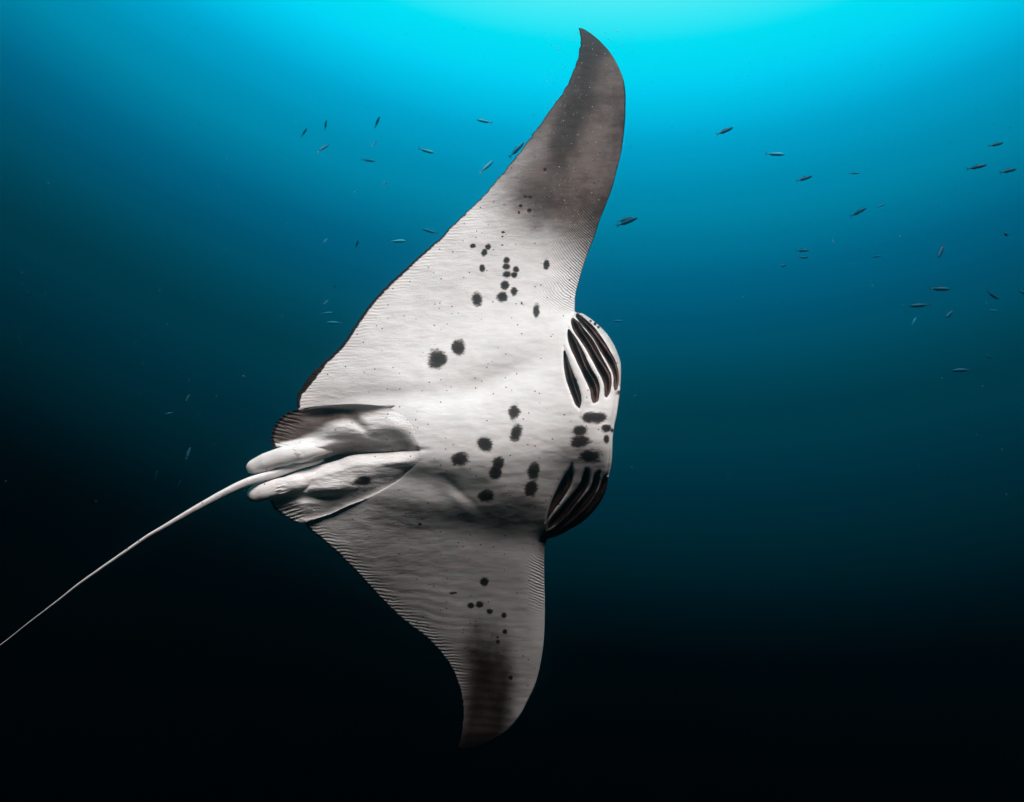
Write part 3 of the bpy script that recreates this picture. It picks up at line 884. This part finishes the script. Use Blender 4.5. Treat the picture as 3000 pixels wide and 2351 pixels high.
# u, v (px), length px, heading (degrees, 0 = right, 90 = up), distance, yaw out of the picture plane, label
FISH = [
 (954, 367, 27, 74, 13, 25, "thin dark fish pointing almost straight up, highest of the fish in the left water"),
 (947, 435, 42, 43, 9, 20, "dark slim fish nosing up to the right, just below the near-vertical one at upper left"),
 (1078, 470, 44, -10, 17, 10, "faint fish lying level between the slanting dark fish and the wing's trailing edge"),
 (1127, 538, 23, 62, 13, 40, "short dark fish nosing steeply up, below the faint level one left of the wing"),
 (1105, 359, 33, 60, 18, 30, "upper of two very faint thin fish slanting up left of the wing"),
 (1096, 421, 24, 57, 18, 30, "lower of two very faint thin fish slanting up left of the wing"),
 (891, 389, 29, 45, 19, 30, "faint curved fish directly left of the near-vertical dark fish at upper left"),
 (954, 705, 20, 56, 16, 40, "tiny faint fish nosing up, far left of the silver-backed level fish by the wing"),
 (1046, 716, 22, 60, 17, 40, "tiny faint upright fish between its twin and the silver-backed level fish"),
 (1165, 707, 48, 4, 10, 8, "level fish with bright back and dark belly, left of the wing edge at mid height"),
 (1248, 442, 50, -18, 8.5, 10, "light blue fish heading down right, left of the raised wing"),
 (1425, 490, 57, 47, 7.5, 15, "bright cyan fish climbing steeply to the right, below the one touching the wing edge"),
 (1513, 440, 60, 43, 7.2, 15, "bright fish half tucked behind the trailing edge of the upper wing"),
 (1261, 678, 48, 162, 9, 10, "blue fish facing left right above the wing's trailing edge at mid height"),
 (1836, 651, 67, 21, 7.5, 8, "largest dark fish, alone just right of the upper wing, nosing up right"),
 (1829, 644, 48, 20, 11, 8, "paler fish half hidden behind the largest dark fish right of the wing"),
 (1420, 356, 47, 170, 8.5, 8, "white-backed fish facing left, topmost fish left of the wing tip"),
 (2123, 385, 58, 26, 8, 10, "fish nosing up right with a pale tail, topmost fish right of the wing"),
 (2270, 452, 57, -3, 7.5, 4, "silver level fish, the brightest of those right of the wing"),
 (2356, 524, 53, 20, 9, 10, "dull blue fish nosing up, below and right of the silver level fish"),
 (2350, 735, 38, 1, 12, 10, "upper of two small level fish stacked one above the other in the right water"),
 (2353, 755, 33, 6, 13, 15, "lower of two small level fish stacked one above the other in the right water"),
 (2297, 778, 25, 205, 11, 45, "small stubby fish facing down left, below the stacked pair"),
 (2917, 424, 50, 15, 8.5, 8, "dark fish with a light back, highest of the three by the right edge"),
 (2861, 490, 58, 12, 8, 8, "left of the lower two dark fish near the upper right edge"),
 (2953, 501, 58, 15, 8, 10, "right of the lower two dark fish near the upper right edge, almost at the frame"),
 (2514, 623, 51, 29, 8.5, 10, "dark fish with a light back climbing right, alone in the middle of the right water"),
 (2580, 603, 30, 24, 15, 15, "faint small fish just above and right of the lone climbing one"),
 (2503, 508, 31, 1, 17, 10, "faint level fish above the lone climbing one in the right water"),
 (2946, 686, 31, 5, 10, 50, "short stout dark fish near the right edge at mid height"),
 (2758, 735, 54, 237, 8.5, 20, "dark fish diving steeply with its tail up, in the right water"),
 (2503, 774, 13, 75, 12, 30, "tiny dark upright fish left of the diving one"),
 (2568, 752, 26, 12, 18, 20, "faint sliver of a fish between the tiny upright one and the diving one"),
 (2439, 705, 16, 110, 16, 30, "tiny faint upright fish right of the stacked pair"),
 (2752, 847, 60, -2, 8.5, 8, "dark level fish facing right with drooping tail, below the diving one"),
 (2696, 895, 60, 184, 8, 6, "dark level fish facing left with a bright snout, below the right-facing one"),
 (2784, 919, 42, 217, 11, 25, "dark fish slanting down left, under the level pair in the right water"),
 (2908, 865, 50, -27, 10, 15, "dark fish nosing down right, near the right edge below the stout one"),
 (2906, 910, 25, -6, 16, 25, "faint small fish right under the one nosing down at the right edge"),
 (2678, 942, 33, 50, 18, 25, "very faint fish slanting up, below the bright-snouted one"),
 (2899, 1047, 29, 155, 13, 20, "small fish with a pale back, low near the right edge"),
 (2818, 1085, 54, 182, 10, 10, "lowest fish in the right water, level and dark, facing left"),
 (2999, 859, 34, 160, 11, 10, "dark fish cut off by the right edge of the picture"),
 (958, 918, 35, 7, 17, 15, "upper of two faint level fish left of the wing's widest bend"),
 (980, 946, 45, 180, 15, 10, "lower of two faint level fish left of the wing's widest bend"),
 (956, 885, 18, 50, 17, 30, "tiny faint slanting fish just above the two faint level ones on the left"),
 (981, 839, 17, 100, 18, 30, "tiny faint upright fish, topmost over the faint level pair on the left"),
 (494, 1212, 24, 12, 15, 25, "left of the small dim fish in the dark water above the tail"),
 (582, 1218, 18, 120, 14, 25, "small dim fish slanting down right, above the tail and nearest the pelvic fins"),
 (551, 1164, 20, 70, 17, 30, "dim smudge of a fish, highest of those in the dark water above the tail"),
 (458, 1397, 40, 73, 14, 20, "leftmost of three nearly black upright fish just above the tail"),
 (552, 1328, 36, 80, 15, 25, "highest of three nearly black upright fish just above the tail"),
 (525, 1421, 31, 60, 15, 25, "lowest of three nearly black upright fish just above the tail"),
 (1808, 941, 34, 0, 18, 15, "faint level fish beside the upper gill slits"),
]
protos = [make_fish_proto("fish", 1.0), make_fish_proto("fish", 1.35), make_fish_proto("fish", 1.0, M_SILVER, M_BLUEFIN), make_fish_proto("fish", 1.0, M_BLUE_HAZE, M_BLUEFIN)]
STOUT = {22, 29, 36}
used = [False] * 4
SILVER = {9, 10, 11, 12, 16, 18}
for i, (u, v, ln, ang, D, yaw, lab) in enumerate(FISH):
    D = min(D, 16 if v < 600 else 18)
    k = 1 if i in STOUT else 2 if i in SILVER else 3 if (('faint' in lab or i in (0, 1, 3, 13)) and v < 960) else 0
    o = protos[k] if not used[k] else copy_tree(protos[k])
    used[k] = True
    pc = unproj(u, v, D)
    size = ln * D / FPX / max(.5, math.cos(math.radians(yaw)))
    a = math.radians(ang); flip = math.cos(a) < 0
    # nose direction in the picture, belly downwards
    fwd = Vector((math.cos(a) * math.cos(math.radians(yaw)), math.sin(math.radians(yaw)) * (1 if i % 2 else -1), math.sin(a) * math.cos(math.radians(yaw))))
    upv = Vector((-math.sin(a), 0, math.cos(a)))
    if flip: upv = -upv
    side = upv.cross(fwd).normalized(); upv = fwd.cross(side).normalized()
    M3 = Matrix((fwd.normalized(), side, upv)).transposed()
    Rp = Matrix.Rotation(PITCH, 3, 'X')
    size = max(size, .02)
    M4 = (Rp @ M3).to_4x4() @ Matrix.Diagonal((size, size, size, 1))
    M4.translation = cam_to_world(pc)
    o.matrix_world = M4
    tag(o, lab, "fish", "small fish scattered in the open water")

# ------------------------------------------------------------------ drifting plankton
def plankton():
    V = []; F = []
    ico = [(0, 0, 1), (.894, 0, .447), (.276, .851, .447), (-.724, .526, .447), (-.724, -.526, .447), (.276, -.851, .447),
           (.724, .526, -.447), (-.276, .851, -.447), (-.894, 0, -.447), (-.276, -.851, -.447), (.724, -.526, -.447), (0, 0, -1)]
    fc = [(0, 1, 2), (0, 2, 3), (0, 3, 4), (0, 4, 5), (0, 5, 1), (1, 6, 2), (2, 7, 3), (3, 8, 4), (4, 9, 5), (5, 10, 1), (6, 7, 2), (7, 8, 3), (8, 9, 4),
          (9, 10, 5), (10, 6, 1), (11, 7, 6), (11, 8, 7), (11, 9, 8), (11, 10, 9), (11, 6, 10)]
    for i in range(1300):
        D = random.uniform(2.2, 9)
        x = random.uniform(-.62, .62) * D; z = random.uniform(-.12, .5) * D
        if i % 3 == 0:                               # a thicker drift round the raised wing
            D = random.uniform(3.3, 3.95); q = random.uniform(.16, .42); x = random.gauss(.02 + .16 * q, .024) * D; z = q * D
        c = cam_to_world((x, D, z))
        r = random.choice((.0006, .0007, .0009, .0012, .0018)) * D / 3.4 * (1 if i % 3 == 0 else .5) * random.uniform(.7, 1.3)
        b = len(V); sx = random.uniform(.6, 1.8)
        V += [(c.x + p[0] * r * sx, c.y + p[1] * r, c.z + p[2] * r) for p in ico]
        F += [tuple(b + k for k in t) for t in fc]
    o = make_mesh("plankton", V, F, plain("plankton_body", (.62, .60, .55), .6))
    tag(o, "tiny pale specks of plankton drifting all through the water", "plankton", None, 'stuff')


plankton()
